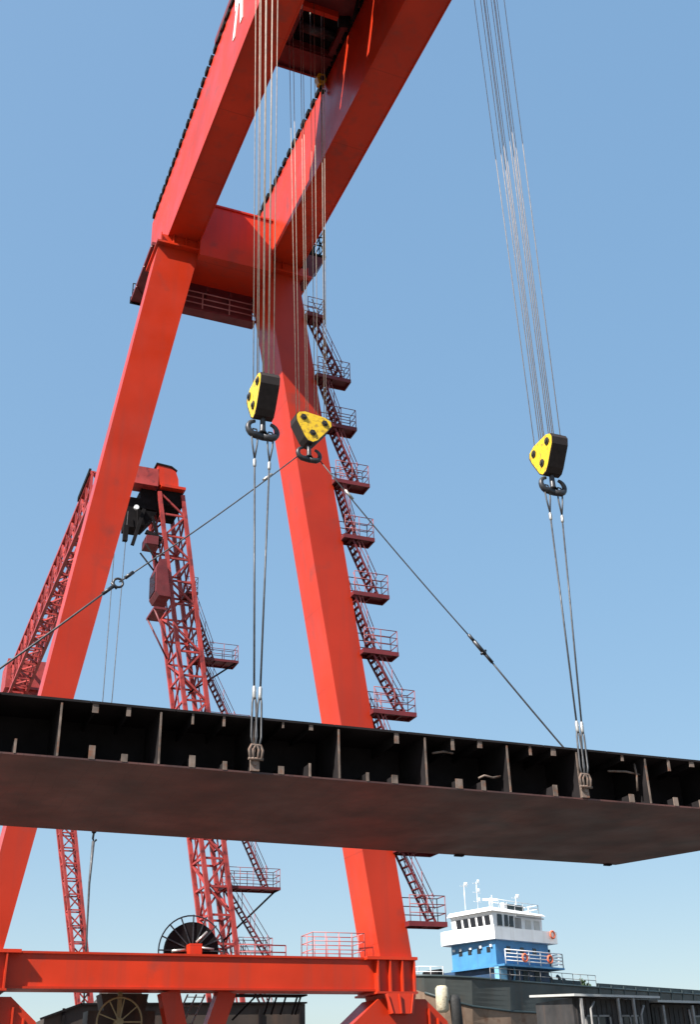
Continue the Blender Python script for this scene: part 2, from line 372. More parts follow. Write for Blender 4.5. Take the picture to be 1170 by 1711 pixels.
# ------------------------------------------------------------------ trolleys
tr = thing('hoist_trolley', (13, 30, 47), 'dark red hoist trolley straddling the tops of the two crane girders', 'trolley')
m = MB()
m.box(9.4, 17.0, 20.5, 29.6, 47.1, 47.5); m.box(9.4, 17.0, 30.05, 33.0, 47.1, 47.5)
m.box(9.4, 12.75, 33.28, 36.7, 47.1, 47.5); m.box(14.75, 17.0, 33.28, 36.7, 47.1, 47.5)
m.box(12.75, 14.75, 35.25, 36.7, 47.1, 47.5)
for x in (9.9, 16.3): m.box(x, x+0.35, 20.5, 36.7, 47.5, 48.4)
for y in (36.55, 35.3): m.box(11.2, 15.0, y, y+0.12, 46.95, 47.1)
m.box(7.7, 9.4, 24.6, 26.8, 47.4, 48.3); m.box(17.0, 19.0, 24.6, 26.8, 47.4, 48.3)
m.build('frame', DRED, tr)
m = MB(); m.box(12.5, 14.3, 32.78, 33.0, 46.72, 47.1); m.build('cross_member', RED, tr)
m = MB(); m.box(12.4, 15.0, 33.3, 35.6, 47.56, 49.6); m.build('winch_recess_cover', DARK, tr)  # machinery box added above the recess to keep light out of it
m = MB(); m.cyl((12.85, 34.3, 47.3), (14.65, 34.3, 47.3), 0.25, 24); m.build('rope_drum', STEEL, tr)
m = MB(); m.cyl((14.45, 33.2, 47.0), (15.0, 33.0, 47.0), 0.26, 14); m.build('motor', DARK, tr)
m = MB(); m.tube([(14.85, 32.9, 47.05), (14.9, 32.6, 46.4), (14.8, 32.2, 46.1), (14.7, 31.4, 46.5), (14.75, 30.6, 47.1)], 0.07); m.build('cable_loop', DARK, tr)
m = MB(); m.box(11.4, 12.3, 34.0, 35.0, 46.8, 47.1); m.build('junction_box', DARK, tr)
m = MB(); m.box(10.5, 15.8, 21, 28.8, 47.5, 50.0); m.build('machinery_house', RED, tr)
for x in (10.0, 16.45):
    for y in (22.0, 35.8):
        m = MB(); m.cyl((x-0.1, y, 47.16), (x+0.1, y, 47.16), 0.36, 18); m.build('wheel', STEEL, tr)

# ------------------------------------------------------------------ hook blocks and ropes
def hook_block(P, mdir, tilt, label, ropelabel, ztop, nf, lr):
    """P: centre of the top edge; mdir: unit vector along the top edge."""
    P = Vector(P); md = Vector(mdir).normalized(); nd = Vector((0, 0, 1)).cross(md); zz = Vector((0, 0, 1))
    R = Matrix.Rotation(tilt, 3, nd); mt, zt = R @ md, R @ zz
    def L(a, b, c): return P + mt*a + zt*b + nd*c
    root = thing('hook_block', tuple(P-zz*1.8), label, 'hook block', 'hook blocks on the hoist ropes')
    th = 0.23
    prof = [(-0.62, 0.0), (-0.40, 0.10), (0.40, 0.10), (0.66, 0.0), (0.70, -0.18), (0.58, -0.42), (0.22, -0.98), (0.06, -1.10), (-0.14, -1.08), (-0.28, -0.94), (-0.66, -0.36), (-0.70, -0.14)]
    for s in (-1, 1):
        m = MB(); m.prism([L(a, b, s*th) for a, b in prof], nd*(0.05*s)); sp = m.build('side_plate', YEL, root)
        for a, b in ((-0.42, -0.16), (0.42, -0.16), (0.0, -0.72)):
            m = MB(); m.cyl(L(a, b, s*(th+0.05)), L(a, b, s*(th+0.085)), 0.13, 6)
            m.cyl(L(a, b, s*(th+0.085)), L(a, b, s*(th+0.12)), 0.06, 10)
            m.build('axle_cap', RUBBER, sp)
    m = MB()
    for a, b, r in ((-0.36, -0.2, 0.34), (0.36, -0.2, 0.34), (0.0, -0.68, 0.30)):
        for c in (-0.15, -0.05, 0.05, 0.15): m.cyl(L(a, b, c-0.03), L(a, b, c+0.03), r, 20)
    m.build('sheave', DARK, root)
    m = MB(); pr2 = prof
    for i in list(range(3, 8))+list(range(8, 12)):
        a, b = pr2[i], pr2[(i+1) % len(pr2)]; tg = th+0.053; k = 1.012; m.hull([L(a[0]*k, a[1]*k, -tg), L(b[0]*k, b[1]*k, -tg), L(b[0]*1.05, b[1]*1.04, -tg), L(a[0]*1.05, a[1]*1.04, -tg)], [L(a[0]*k, a[1]*k, tg), L(b[0]*k, b[1]*k, tg), L(b[0]*1.05, b[1]*1.04, tg), L(a[0]*1.05, a[1]*1.04, tg)])
    m.build('end_guard', mat('brown_guard', (0.02, 0.011, 0.009), 0.7, var=0.3, scale=4), root)
    # ramshorn hook: shank plus two horns curling up
    hx = Vector((1, 0.06, 0)).normalized()
    base = L(0, -1.05, 0); q = P - zz*1.62 + (base-P-Vector((0, 0, (base-P).z)))
    m = MB(); m.tube([base+zz*0.1, base-zz*0.12, q+zz*0.1, q], [0.11, 0.08, 0.09, 0.14], 10)
    for s in (-1, 1):
        pts = []; rr = []
        for k in range(9):
            t = k/8; ang = -math.pi/2 + t*math.pi*0.95
            pts.append(q + hx*s*(0.20+0.21*math.cos(ang)*1.15 if t > 0 else 0.0) + zz*(0.13+0.23*math.sin(ang))); rr.append(0.115-0.065*t)
        pts[0] = q - zz*0.10; m.tube(pts, rr, 10)
    m.build('hook', STEEL, root)
    # rope falls
    r = MB()
    for i in range(nf):
        for s in (-1, 1):
            a = (i/(nf-1)-0.5)*1.3; jig = 0.03*math.sin(3*i+s)
            bot = L(a*0.85, -0.05, s*0.12+jig); top = Vector((P.x, P.y, ztop)) + md*a*1.25 + nd*(s*0.2+jig*2) + Vector(lr)
            r.tube([bot, top], 0.0145, 6)
    tag(r.build('hoist_rope', ROPE, None, tuple(P)), ropelabel, 'wire rope', 'hoist ropes of the big crane')
    return q, hx
hkL = hook_block((8.45, 25.68, 20.0), (0.03, 1, 0), rad(0), 'left yellow hook block, plate nearly edge on, two slings straight below', 'many parallel rope falls running up past the left girder from the left yellow hook block', 48.0, 5, (-0.08, 0, 0))
hkR = hook_block((18.0, 25.68, 20.0), (0.03, 1, 0), rad(0), 'yellow hook block hanging alone against blue sky at the right of the crane', 'bundle of rope falls crossing the open sky above the right yellow hook block', 48.0, 5, (-0.15, 0, 0))
hkM = hook_block((12.78, 33.0, 24.15), (1, 0.02, 0), rad(7), 'orange yellow hook block in front of the right leg, its plate facing the camera', 'parallel rope falls hanging from the lower trolley to the middle hook block', 47.1, 4, (0.0, 0.0, 0))
# auxiliary block at the trolley edge with its rope
aux = thing('hook_block', (14.85, 36.2, 46.2), 'tiny yellow auxiliary block at the lower edge of the trolley between the girders', 'hook block', 'hook blocks on the hoist ropes')
m = MB(); m.prism([(14.55, 36.3, 46.7), (14.65, 36.3, 46.98), (15.02, 36.3, 46.98), (15.06, 36.3, 46.6), (14.95, 36.3, 46.25), (14.65, 36.3, 46.25)], (0, 0.3, 0)); m.build('side_plate', YEL, aux)
m = MB(); m.cyl((14.83, 36.2, 46.62), (14.83, 36.65, 46.62), 0.12); m.tube([(14.83, 36.45, 46.3), (14.83, 36.45, 46.0), (14.95, 36.45, 45.85), (14.98, 36.45, 46.0)], 0.09); m.build('hook', DARK, aux)
m = MB(); m.tube([(14.83, 36.45, 46.2), (14.8, 36.45, 38), (14.78, 36.45, 31.6)], 0.022, 6); m.tube([(14.80, 36.4, 46.2), (14.76, 36.4, 39)], 0.012, 6)
tag(m.build('hoist_rope', SLING, None, (14.83, 36.45, 46.2)), 'single dark rope dangling from the tiny auxiliary block in front of the stairs', 'wire rope', 'hoist ropes of the big crane')

# ------------------------------------------------------------------ lifted ship deck block
BZ0, BZ1 = 8.53, 9.9
FY, BY = 25.0, 32.4
blk = thing('ship_deck_block', (12, 28.7, 8.53), 'long flat steel ship deck section hanging from the crane, black open edge and brown underside', 'ship section')
out = [(-1.8, FY), (26.3, FY), (25.0, 29.6), (23.55, 32.75), (16.5, 32.55), (-1.8, 31.95)]
m = MB(); m.prism([(x, y, BZ0) for x, y in out], (0, 0, 0.04))
m.build('bottom_plate', PLATE, blk)
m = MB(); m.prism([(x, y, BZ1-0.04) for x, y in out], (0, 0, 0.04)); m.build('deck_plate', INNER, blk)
m = MB()
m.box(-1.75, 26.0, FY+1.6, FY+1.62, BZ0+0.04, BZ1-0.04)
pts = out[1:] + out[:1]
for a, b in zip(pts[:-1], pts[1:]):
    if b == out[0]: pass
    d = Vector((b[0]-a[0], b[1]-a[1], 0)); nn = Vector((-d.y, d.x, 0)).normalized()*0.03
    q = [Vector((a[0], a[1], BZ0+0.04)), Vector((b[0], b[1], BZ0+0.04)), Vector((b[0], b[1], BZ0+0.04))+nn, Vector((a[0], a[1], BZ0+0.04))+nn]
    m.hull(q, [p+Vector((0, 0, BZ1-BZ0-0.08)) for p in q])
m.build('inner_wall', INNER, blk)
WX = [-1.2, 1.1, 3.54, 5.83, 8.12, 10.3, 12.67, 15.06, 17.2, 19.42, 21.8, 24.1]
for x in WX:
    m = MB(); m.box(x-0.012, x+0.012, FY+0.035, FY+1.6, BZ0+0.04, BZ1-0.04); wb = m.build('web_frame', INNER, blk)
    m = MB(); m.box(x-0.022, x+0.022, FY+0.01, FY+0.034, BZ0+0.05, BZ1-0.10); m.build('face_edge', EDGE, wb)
rnd = random.Random(3)
for i, (a, b) in enumerate(zip(WX[:-1], WX[1:])):
    for k in (1, 2):
        x = a+(b-a)*k/3
        for top in (0, 1):
            if rnd.random() < 0.10: continue
            xx = x+rnd.uniform(-0.12, 0.12) if not top else x; h = rnd.uniform(0.16, 0.36) if not top else rnd.uniform(0.12, 0.32); w = rnd.choice((0.05, 0.06, 0.10, 0.14))+(0.06 if x > 10 else 0)*rnd.random()
            z0, z1 = (BZ1-0.05-h, BZ1-0.05) if top else (BZ0+0.04, BZ0+0.04+h)
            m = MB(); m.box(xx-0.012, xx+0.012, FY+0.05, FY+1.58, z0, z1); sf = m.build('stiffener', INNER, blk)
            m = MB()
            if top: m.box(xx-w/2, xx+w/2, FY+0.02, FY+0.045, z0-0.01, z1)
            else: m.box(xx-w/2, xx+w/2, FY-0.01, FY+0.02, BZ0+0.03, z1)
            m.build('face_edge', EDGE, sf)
# front edge strake of plates, slightly uneven
m = MB()
for i in range(14):
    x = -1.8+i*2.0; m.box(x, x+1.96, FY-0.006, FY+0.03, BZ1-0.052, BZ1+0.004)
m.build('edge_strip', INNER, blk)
for x, y, l in ((17.3, 32.57, 0.3), (23.05, 32.72, 0.25)):
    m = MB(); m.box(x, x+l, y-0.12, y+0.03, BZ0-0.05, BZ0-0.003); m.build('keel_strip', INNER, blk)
m = MB(); m.tube([(14.3, FY+0.3, 8.95), (14.45, FY+0.25, 9.02), (14.7, FY+0.25, 8.98), (14.95, FY+0.3, 9.05)], 0.03); m.build('loose_fitting', EDGE, blk)
for x, y, z, dx, dz in ((18.35, 0.3, 9.45, 1.1, -0.03), (19.2, 0.25, 8.95, 0.02, 0.75), (13.0, 0.3, 9.5, 0.6, 0.05), (22.3, 0.3, 9.3, 0.7, -0.05)):
    m = MB(); m.tube([(x, FY+y, z), (x+dx*0.5, FY+y-0.05, z+dz*0.5+0.03), (x+dx, FY+y, z+dz)], 0.03, 6); m.build('loose_bracket', EDGE, blk)
for x in (8.12, 17.3):
    m = MB(); m.box(x-0.11, x+0.11, FY-0.05, FY+0.03, BZ0+0.05, BZ0+0.32); m.cyl((x, FY-0.08, BZ0+0.25), (x, FY+0.05, BZ0+0.25), 0.07); m.build('lifting_lug', EDGE, blk)

# ------------------------------------------------------------------ slings
def sling(pa, pb, label, group, loop=0.9, sh=0.16, r=0.026):
    """wire sling from hook point pa (loop over the horn) down to pb (shackle)."""
    pa, pb = Vector(pa), Vector(pb); d = (pb-pa).normalized(); side = Vector((1, 0, 0)); side = (side-d*side.dot(d)).normalized()
    root = thing('wire_sling', tuple(pb), label, 'wire sling', group)
    m = MB(); e = pa+d*loop
    m.tube([e, e-d*0.5+side*0.07, pa+side*0.09, pa+Vector((0, 0, 0.12))+side*0.05, pa+Vector((0, 0, 0.12))-side*0.05, pa-side*0.09, e-d*0.5-side*0.07, e], r, 8)
    f = pb-d*(1.55+sh); m.tube([e, f], r, 8)
    for s in (1, -1): m.tube([f, f+d*0.35+side*0.045*s, f+d*1.2+side*0.07*s, f+d*1.5+side*0.02*s], r, 8)
    m.build('rope', SLING, root)
    for c, ln in ((e, 0.28), (f-d*0.1, 0.34)):
        m = MB(); m.tube([c, c+d*0.05, c+d*(ln-0.05), c+d*ln], [0.03, 0.05, 0.05, 0.03], 10); m.build('ferrule', FERR, root)
    m = MB(); c = pb-d*sh
    m.tube([c+side*0.09+d*0.22, c+side*0.12-d*0.02, c+side*0.06-d*0.14, c-side*0.06-d*0.14, c-side*0.12-d*0.02, c-side*0.09+d*0.22], 0.035, 8)
    m.tube([c+side*0.14+d*0.2, c-side*0.14+d*0.2], 0.035, 8); m.build('shackle', EDGE, root)
for (q, hx), xs, lab in ((hkL, 8.12, 'left'), (hkR, 17.3, 'right')):
    for s in (-1, 1):
        ha = q + hx*s*0.24 + Vector((0, 0, -0.02))
        sling(ha, (xs+s*0.045, FY-0.1, BZ0+0.36), ('left' if s < 0 else 'right') + ' strand of the upright sling pair under the ' + lab + ' yellow hook block', 'upright slings on the near edge of the deck block')
def diag(pa, pb, mid, label, ring=True):
    pa, pb = Vector(pa), Vector(pb); d = (pb-pa).normalized(); side = d.cross(Vector((0, 1, 0))).normalized()
    root = thing('wire_sling', tuple(pb), label, 'wire sling', 'long diagonal slings on the far edge of the deck block')
    c = lerp(pa, pb, mid); L = (pb-pa).length
    sag = Vector((0, 0, -0.10))
    m = MB(); m.tube([pa+(c-pa)*k/8 + sag*math.sin(math.pi*k/8) for k in range(9)], 0.024, 8)
    m.tube([c+d*0.3+(pb-c-d*0.3)*k/6 + sag*0.7*math.sin(math.pi*k/6) for k in range(7)], 0.032, 8); m.build('rope', SLING, root)
    m = MB(); m.tube([pa+d*1.5, pa+d*1.95], 0.055, 8); m.build('ferrule', FERR, root)
    m = MB()
    if ring: m.ring(c+d*0.05, d, side, 0.15, 0.04, 18, 8)
    else: m.tube([c-d*0.3, c+d*0.3], 0.075, 8)
    m.tube([c-d*0.6, c-d*0.25], 0.06, 8); m.tube([c+d*0.22, c+d*0.7], 0.06, 8)
    m.tube([c+d*0.22+side*0.13, c+d*0.22-side*0.13], 0.045, 8); m.build('link', STEEL, root)
q, hx = hkM
diag(q-hx*0.40+Vector((0, 0, 0.0)), (-0.5, 32.0, 9.9), 0.49, 'diagonal sling from the middle hook down to the left across the left red leg')
diag(q+hx*0.40+Vector((0, 0, 0.0)), (24.0, 32.3, 9.9), 0.535, 'diagonal sling from the middle hook down to the right through open sky', False)

# ------------------------------------------------------------------ lattice crane behind
lat = thing('lattice_gantry_crane', (17, 66, 0), 'smaller faded red lattice crane behind the left leg, with a zigzag stair', 'gantry crane')
def lattice(name, b, t, n, rc, rb, par=lat, skip=(), mt=LRED):
    """b, t: four corners at each end."""
    m = MB(); b = [Vector(p) for p in b]; t = [Vector(p) for p in t]
    for p, q_ in zip(b, t): m.bar(p, q_, rc, rc)
    o = m.build(name, mt, par)
    m = MB()
    for i in range(n):
        for k in range(4):
            j = (k+1) % 4
            p0, p1 = lerp(b[k], t[k], i/n), lerp(b[k], t[k], (i+1)/n); q0, q1 = lerp(b[j], t[j], i/n), lerp(b[j], t[j], (i+1)/n)
            m.bar(p0, q1, rb, rb) if (i+k) % 2 else m.bar(q0, p1, rb, rb)
            m.bar(p0, q0, rb, rb)
            if k % 2: m.bar((p0+q0)/2, (p1+q1)/2, rb*0.7, rb*0.7)
    m.build('lattice_bracing', mt, o)
    return o
tb = [(20.3, 65.6, 2.0), (21.55, 65.6, 2.0), (21.55, 67.6, 2.0), (20.3, 67.6, 2.0)]
tt = [(14.25, 65.2, 38.1), (15.85, 65.2, 38.1), (15.85, 68.2, 38.1), (14.25, 68.2, 38.1)]
lattice('tower', tb, tt, 23, 0.25, 0.12)
m = MB(); m.box(19.9, 21.95, 65.0, 68.2, 0.9, 2.0); fb = m.build('tower_base', LRED, lat)
for x in (20.3, 21.5):
    m = MB(); m.cyl((x, 66.2, 0.45), (x, 67.0, 0.45), 0.45, 18); m.build('wheel', STEEL, fb)
fb_ = [(20.3, 104.6, 1.5), (21.3, 104.6, 1.5), (21.3, 105.6, 1.5), (20.3, 105.6, 1.5)]
ft = [(13.1, 104.4, 37.0), (14.6, 104.4, 37.0), (14.6, 106.0, 37.0), (13.1, 106.0, 37.0)]
lattice('tower', fb_, ft, 27, 0.24, 0.12)
m = MB(); m.box(19.9, 21.8, 104.2, 106.4, 0.0, 1.5); m.build('tower_base', LRED, lat)
for xa, xb, ya, yb in ((9.9, 10.9, 9.7, 11.2),):
    gb = [(xa, 66.2, 36.9), (xb, 66.2, 36.9), (xb, 66.2, 39.3), (xa, 66.2, 39.3)]
    gt = [(ya, 106, 35.6), (yb, 106, 35.6), (yb, 106, 38.4), (ya, 106, 38.4)]
    lattice('girder', gb, gt, 22, 0.24, 0.13)
m = MB(); m.box(10.6, 14.1, 65.0, 66.2, 38.4, 39.7); m.build('head_beam', LRED, lat)
m = MB(); m.bar((9.75, 66.3, 39.45), (9.75, 70.5, 39.4), 0.15, 0.35); m.build('walkway', DARK, lat)
m = MB(); m.box(9.3, 15.0, 103.2, 107.2, 36.4, 39.2); m.box(9.6, 14.6, 103.6, 106.8, 34.4, 36.4); m.build('end_house', LRED, lat)
# rounded red end cap and dark head machinery
m = MB(); pr_ = [(14.2, 38.55), (15.5, 38.55), (15.45, 39.2), (15.25, 39.75), (14.9, 39.95), (14.0, 40.05)]
m.prism([(x, 65.0, z) for x, z in pr_], (0, 3.4, 0)); m.box(14.3, 15.95, 64.8, 68.6, 38.35, 38.55)
cap = m.build('end_cap', RED, lat)
m = MB(); pr_ = [(13.9, 40.06), (14.9, 39.98), (15.29, 39.78), (15.36, 39.83), (14.95, 40.1), (13.9, 40.18)]
m.prism([(x, 64.95, z) for x, z in pr_], (0, 3.5, 0)); m.build('top_trim', DARK, cap)
m = MB(); m.box(13.1, 14.25, 65.6, 67.4, 36.9, 38.35); m.box(14.25, 15.9, 65.3, 68.0, 37.3, 38.34); m.box(12.2, 13.1, 65.6, 66.8, 35.4, 37.6); m.hull([(13.0, 65.5, 35.6), (13.5, 65.5, 35.6), (13.5, 67, 35.6), (13.0, 67, 35.6)], [(12.9, 65.3, 36.6), (14.2, 65.3, 36.6), (14.2, 67.2, 36.6), (12.9, 67.2, 36.6)])
m.bar((13.3, 65.2, 36.6), (12.7, 65.2, 33.9), 0.22); m.bar((13.5, 65.2, 35.0), (14.6, 65.2, 34.6), 0.25); m.bar((13.9, 65.2, 36.2), (14.5, 65.2, 34.0), 0.14); m.bar((12.2, 65.2, 35.2), (12.2, 65.2, 34.1), 0.3)
m.build('head_machinery', DARK, lat)
m = MB(); m.cyl((12.75, 64.9, 36.55), (12.75, 65.1, 36.55), 0.16); m.build('floodlight', WHITE, lat)
# operator cab on the tower side
m = MB(); pr_ = [(14.45, 30.3), (14.25, 30.6), (14.2, 32.2), (14.4, 32.8), (14.8, 32.9), (15.2, 30.3)]
m.prism([(x, 64.4, z) for x, z in pr_], (0, 1.9, 0)); cab = m.build('cab', DRED, lat)
m = MB(); m.prism([(14.19, 64.7, 30.7), (14.16, 64.7, 32.0), (14.21, 64.7, 32.0), (14.25, 64.7, 30.7)], (0, 1.4, 0)); m.build('window', GLASS, cab)
m = MB(); m.box(14.2, 15.0, 64.5, 66.6, 29.4, 29.55); m.tube([(14.25, 64.6, 29.4), (15.6, 64.9, 26.8)], 0.06); m.tube([(14.25, 66.4, 29.4), (15.6, 66.2, 26.8)], 0.06); m.build('bracket', DRED, lat)
m = MB(); m.box(13.55, 14.35, 65.0, 66.3, 34.1, 34.7); m.build('equipment_box', DRED, lat)
m = MB(); m.tube([(13.45, 64.7, 33.9), (14.9, 65.2, 32.2)], 0.06); m.tube([(13.45, 66.2, 33.9), (14.9, 66.2, 32.2)], 0.06); m.build('bracket', DARK, lat)
# its stairs
kw = dict(par=lat, mt=DRED, rmat=RAILP)
for x0, x1, z in ((16.5, 17.3, 31.4), (17.2, 20.15, 27.0), (18.1, 21.0, 22.4), (18.9, 21.6, 17.7), (19.6, 23.05, 13.1), (20.4, 22.6, 9.2)):
    landing(x0, x1, z, 65.6, 66.9, thick=0.16, **kw)
for a, b in (((16.8, 31.4), (18.5, 27.0)), ((17.7, 27.0), (20.1, 22.4)), ((18.9, 22.4), (20.7, 17.7)), ((20.0, 17.7), (22.3, 13.1)), ((19.75, 13.1), (22.45, 9.2)), ((20.8, 9.2), (23.5, 4.4)), ((23.3, 4.4), (25.2, 0.3))):
    flight(a, b, 0.8, 65.75, n=15, **kw)
landing(22.9, 24.6, 4.4, 65.6, 66.9, **kw)
for a, b in (((20.0, 26.9), (17.0, 24.6)), ((22.9, 13.0), (19.5, 9.9)), ((20.9, 22.3), (18.4, 20.0)), ((21.5, 17.6), (19.0, 15.0))):
    m = MB(); m.tube([(a[0], 65.9, a[1]), (b[0], 65.9, b[1])], 0.06, 6); m.build('landing_strut', DARK, lat)
lt = thing('hook_block', (11.48, 64, 15.0), 'small dark hook under the lattice crane, showing below the deck block', 'hook block')
m = MB(); m.hull([(11.38, 63.9, 15.3), (11.58, 63.9, 15.3), (11.58, 64.1, 15.3), (11.38, 64.1, 15.3)], [(11.2, 63.85, 15.9), (11.76, 63.85, 15.9), (11.76, 64.15, 15.9), (11.2, 64.15, 15.9)]); m.build('side_plate', DARK, lt)
m = MB(); m.tube([(11.48, 64, 15.4), (11.44, 64, 15.0), (11.52, 64, 14.8), (11.64, 64, 14.95)], 0.06); m.build('hook', DARK, lt)
m = MB(); m.tube([(11.3, 64, 15.9), (11.38, 64, 23.2), (11.6, 65.4, 36.4)], 0.026, 6); m.tube([(11.66, 64, 15.9), (11.92, 64, 23.2), (12.3, 65.4, 36.4)], 0.026, 6)
tag(m.build('hoist_rope', SLING, None, (11.48, 64, 15.9)), 'two thin dark rope falls of the lattice crane beside the left red leg', 'wire rope')
m = MB(); m.tube([(11.48, 64, 14.85), (11.44, 64, 12.6), (11.5, 64, 10.6), (11.65, 64, 6.46)], [0.09, 0.06, 0.05, 0.045], 8)
tag(m.build('wire_sling', SLING, None, (11.65, 64, 6.46)), 'thick dark sling between the lattice crane hook and the brown hull section', 'wire sling')

# ------------------------------------------------------------------ cargo ship
TH = rad(70.92); SD = Vector((math.sin(TH), math.cos(TH), 0)); FD = Vector((-SD.y, SD.x, 0)); C0 = Vector((51.2, 90, 0))
def sp(s, d, z): return C0 + SD*s + FD*d + Vector((0, 0, z))
ship = thing('cargo_ship', tuple(sp(10, 4, 0)), 'dark grey rusty cargo ship with white and blue bridge tower near its bow', 'ship')
def sbox(m, s0, s1, d0, d1, z0, z1): return m.hull([sp(s0, d0, z0), sp(s1, d0, z0), sp(s1, d1, z0), sp(s0, d1, z0)], [sp(s0, d0, z1), sp(s1, d0, z1), sp(s1, d1, z1), sp(s0, d1, z1)])
# hull loft: stations (s, half beam top, half beam bottom, deck z, bottom z), centre d=4
ST = [(-6.3, 0.15, 0.05, 10.95, 7.2), (-5.6, 1.6, 0.3, 10.85, 5.5), (-4.4, 2.9, 0.9, 10.75, 3.5), (-2.5, 4.1, 2.2, 10.6, 1.6), (0.5, 4.85, 3.8, 10.45, 0.6), (4, 5.0, 4.6, 10.4, 0.5), (20, 5.0, 4.8, 10.3, 0.5), (48, 5.0, 4.7, 10.3, 0.5), (56, 4.4, 3.4, 10.6, 1.0), (58, 3.6, 2.4, 10.8, 3.0)]
def sect(st, lo, hi):
    s, bt, bb, zt, zb = st; out_ = []
    for k in range(7):
        t = lo+(hi-lo)*k/6; b = bb+(bt-bb)*t**0.7; out_.append((s-(0.9*t if s < 0 else 0), b, zb+(zt-zb)*t))
    return out_
def loft(m, lo, hi, cap):
    rows = []
    for st in ST:
        q_ = sect(st, lo, hi); rows.append([sp(s, 4-b, z) for s, b, z in q_] + [sp(s, 4+b, z) for s, b, z in reversed(q_)])
    n = len(rows[0]); vs = [p for r in rows for p in r]; fs = []
    for i in range(len(rows)-1):
        for k in range(n-1): fs.append((i*n+k, i*n+k+1, (i+1)*n+k+1, (i+1)*n+k))
        if cap: fs.append((i*n+n//2-1, i*n+n//2, (i+1)*n+n//2, (i+1)*n+n//2-1))
        fs.append((i*n, (i+1)*n, (i+1)*n+n-1, i*n+n-1))
    fs.append(tuple(range(n))); fs.append(tuple((len(rows)-1)*n+k for k in range(n)))
    m.add(vs, fs, False)
m = MB(); loft(m, 0.76, 1.0, True); m.build('hull_topside', HULLG, ship)
m = MB(); loft(m, 0.0, 0.76, False); m.build('hull_bottom', RUST, ship)
m = MB()
for k in range(2): m.tube([sp(s, 4-b*1.004, z+0.02*k) for s, b, z in [sect(st, 0.76, 0.76)[0] for st in ST[1:8]]], 0.09, 6)
m.tube([sp(s, 4-b*0.999, z) for s, b, z in [sect(st, 1, 1)[0] for st in ST[:8]]], 0.10, 6)
m.build('rubbing_strake', TEAL, ship)
m = MB(); rails(m, [sp(-4.6, 2.0, 10.7), sp(-5.9, 3.6, 10.8), sp(-5.2, 6.0, 10.8)], 0.9, 0.03, 0.9); m.build('bow_railing', WHITE, ship)
m = MB(); sbox(m, -4.2, -3.3, 3.2, 4.6, 10.6, 11.1); m.cyl(sp(-3.8, 3.0, 11.2), sp(-3.8, 4.9, 11.2), 0.35); m.build('windlass', DARK, ship)
# bridge tower
m = MB(); sbox(m, 0.3, 7.2, 0.25, 7.6, 10.3, 11.7); m.build('deckhouse', mat('dark_blue_house', (0.03, 0.075, 0.16), 0.5, var=0.3, scale=0.8, streak=0.4, stain=(0.10, 0.08, 0.07)), ship)
m = MB(); sbox(m, -0.15, 0.9, -0.3, 0.2, 10.4, 11.7); m.tube([sp(1.6, -0.3, 10.4), sp(1.9, -0.3, 11.0), sp(1.8, -0.3, 11.7)], 0.09); m.build('light_blue_trunk', mat('pale_blue_paint', (0.22, 0.50, 0.72), 0.45, var=0.15, scale=1), ship)
m = MB(); sbox(m, 0.0, 7.1, 0.0, 5.2, 11.78, 13.8); bl = m.build('blue_house', BLUE, ship)
for d in (0.6, 1.7, 2.8, 3.9):
    m = MB(); sbox(m, -0.03, 0.0, d, d+0.42, 12.85, 13.3); m.build('window', GLASS, bl)
for s in (1.4, 3.2, 4.9):
    m = MB(); sbox(m, s, s+0.5, -0.03, 0.0, 12.85, 13.35); m.build('window', GLASS, bl)
for d in (0.3, 1.5, 2.7, 3.9, 4.7):
    m = MB(); sbox(m, -0.16, -0.02, d, d+0.22, 13.25, 13.45); m.build('lamp', WHITE, bl)
m = MB(); sbox(m, -0.15, 7.9, -1.0, 5.25, 11.62, 11.78); m.build('boat_deck', BLUE, ship)
m = MB(); rails(m, [sp(0.1, -0.95, 11.78), sp(7.8, -0.95, 11.78), sp(7.8, 4, 11.78)], 1.15, 0.05, 1.5, (0.25, 0.5, 0.75)); m.build('deck_railing', WHITE, ship)
m = MB(); sbox(m, 7.25, 8.1, 0.6, 3.5, 11.78, 13.5); m.build('funnel_casing', DARK, ship)
m = MB()                                                   # bridge wing deck with bulwark
wing = [(-0.45, 6.0), (-0.8, 5.2), (-0.35, -0.35), (7.8, -0.6), (7.8, 6.0)]
m.prism([sp(s, d, 13.82) for s, d in wing], (0, 0, 0.16))
m.build('bridge_deck', WHITE, ship)
m = MB()
for (a, b) in zip(wing[:-1], wing[1:]):
    h0 = 1.0 if a[0] < 0 and b[0] < 0 else 0.85
    q_ = [sp(a[0], a[1], 13.98), sp(b[0], b[1], 13.98)]; nn = Vector((-(q_[1]-q_[0]).y, (q_[1]-q_[0]).x, 0)).normalized()*0.06
    m.hull([q_[0], q_[1], q_[1]+nn, q_[0]+nn], [p+Vector((0, 0, h0)) for p in (q_[0], q_[1], q_[1]+nn, q_[0]+nn)])
m.build('bulwark', WHITE, ship)
m = MB(); m.hull([sp(0.15, 0.1, 13.98), sp(6.6, 0.1, 13.98), sp(6.6, 4.9, 13.98), sp(0.15, 4.9, 13.98)], [sp(-0.1, 0.0, 16.15), sp(6.6, 0.0, 16.15), sp(6.6, 5.0, 16.15), sp(-0.1, 5.0, 16.15)]); wh = m.build('wheelhouse', WHITE, ship)
m = MB(); m.hull([sp(-0.4, -0.25, 16.15), sp(6.9, -0.25, 16.15), sp(6.9, 5.2, 16.15), sp(-0.4, 5.2, 16.15)], [sp(-0.2, 0, 16.5), sp(6.7, 0, 16.35), sp(6.7, 5.0, 16.35), sp(-0.2, 5.0, 16.5)]); m.build('roof', WHITE, wh)
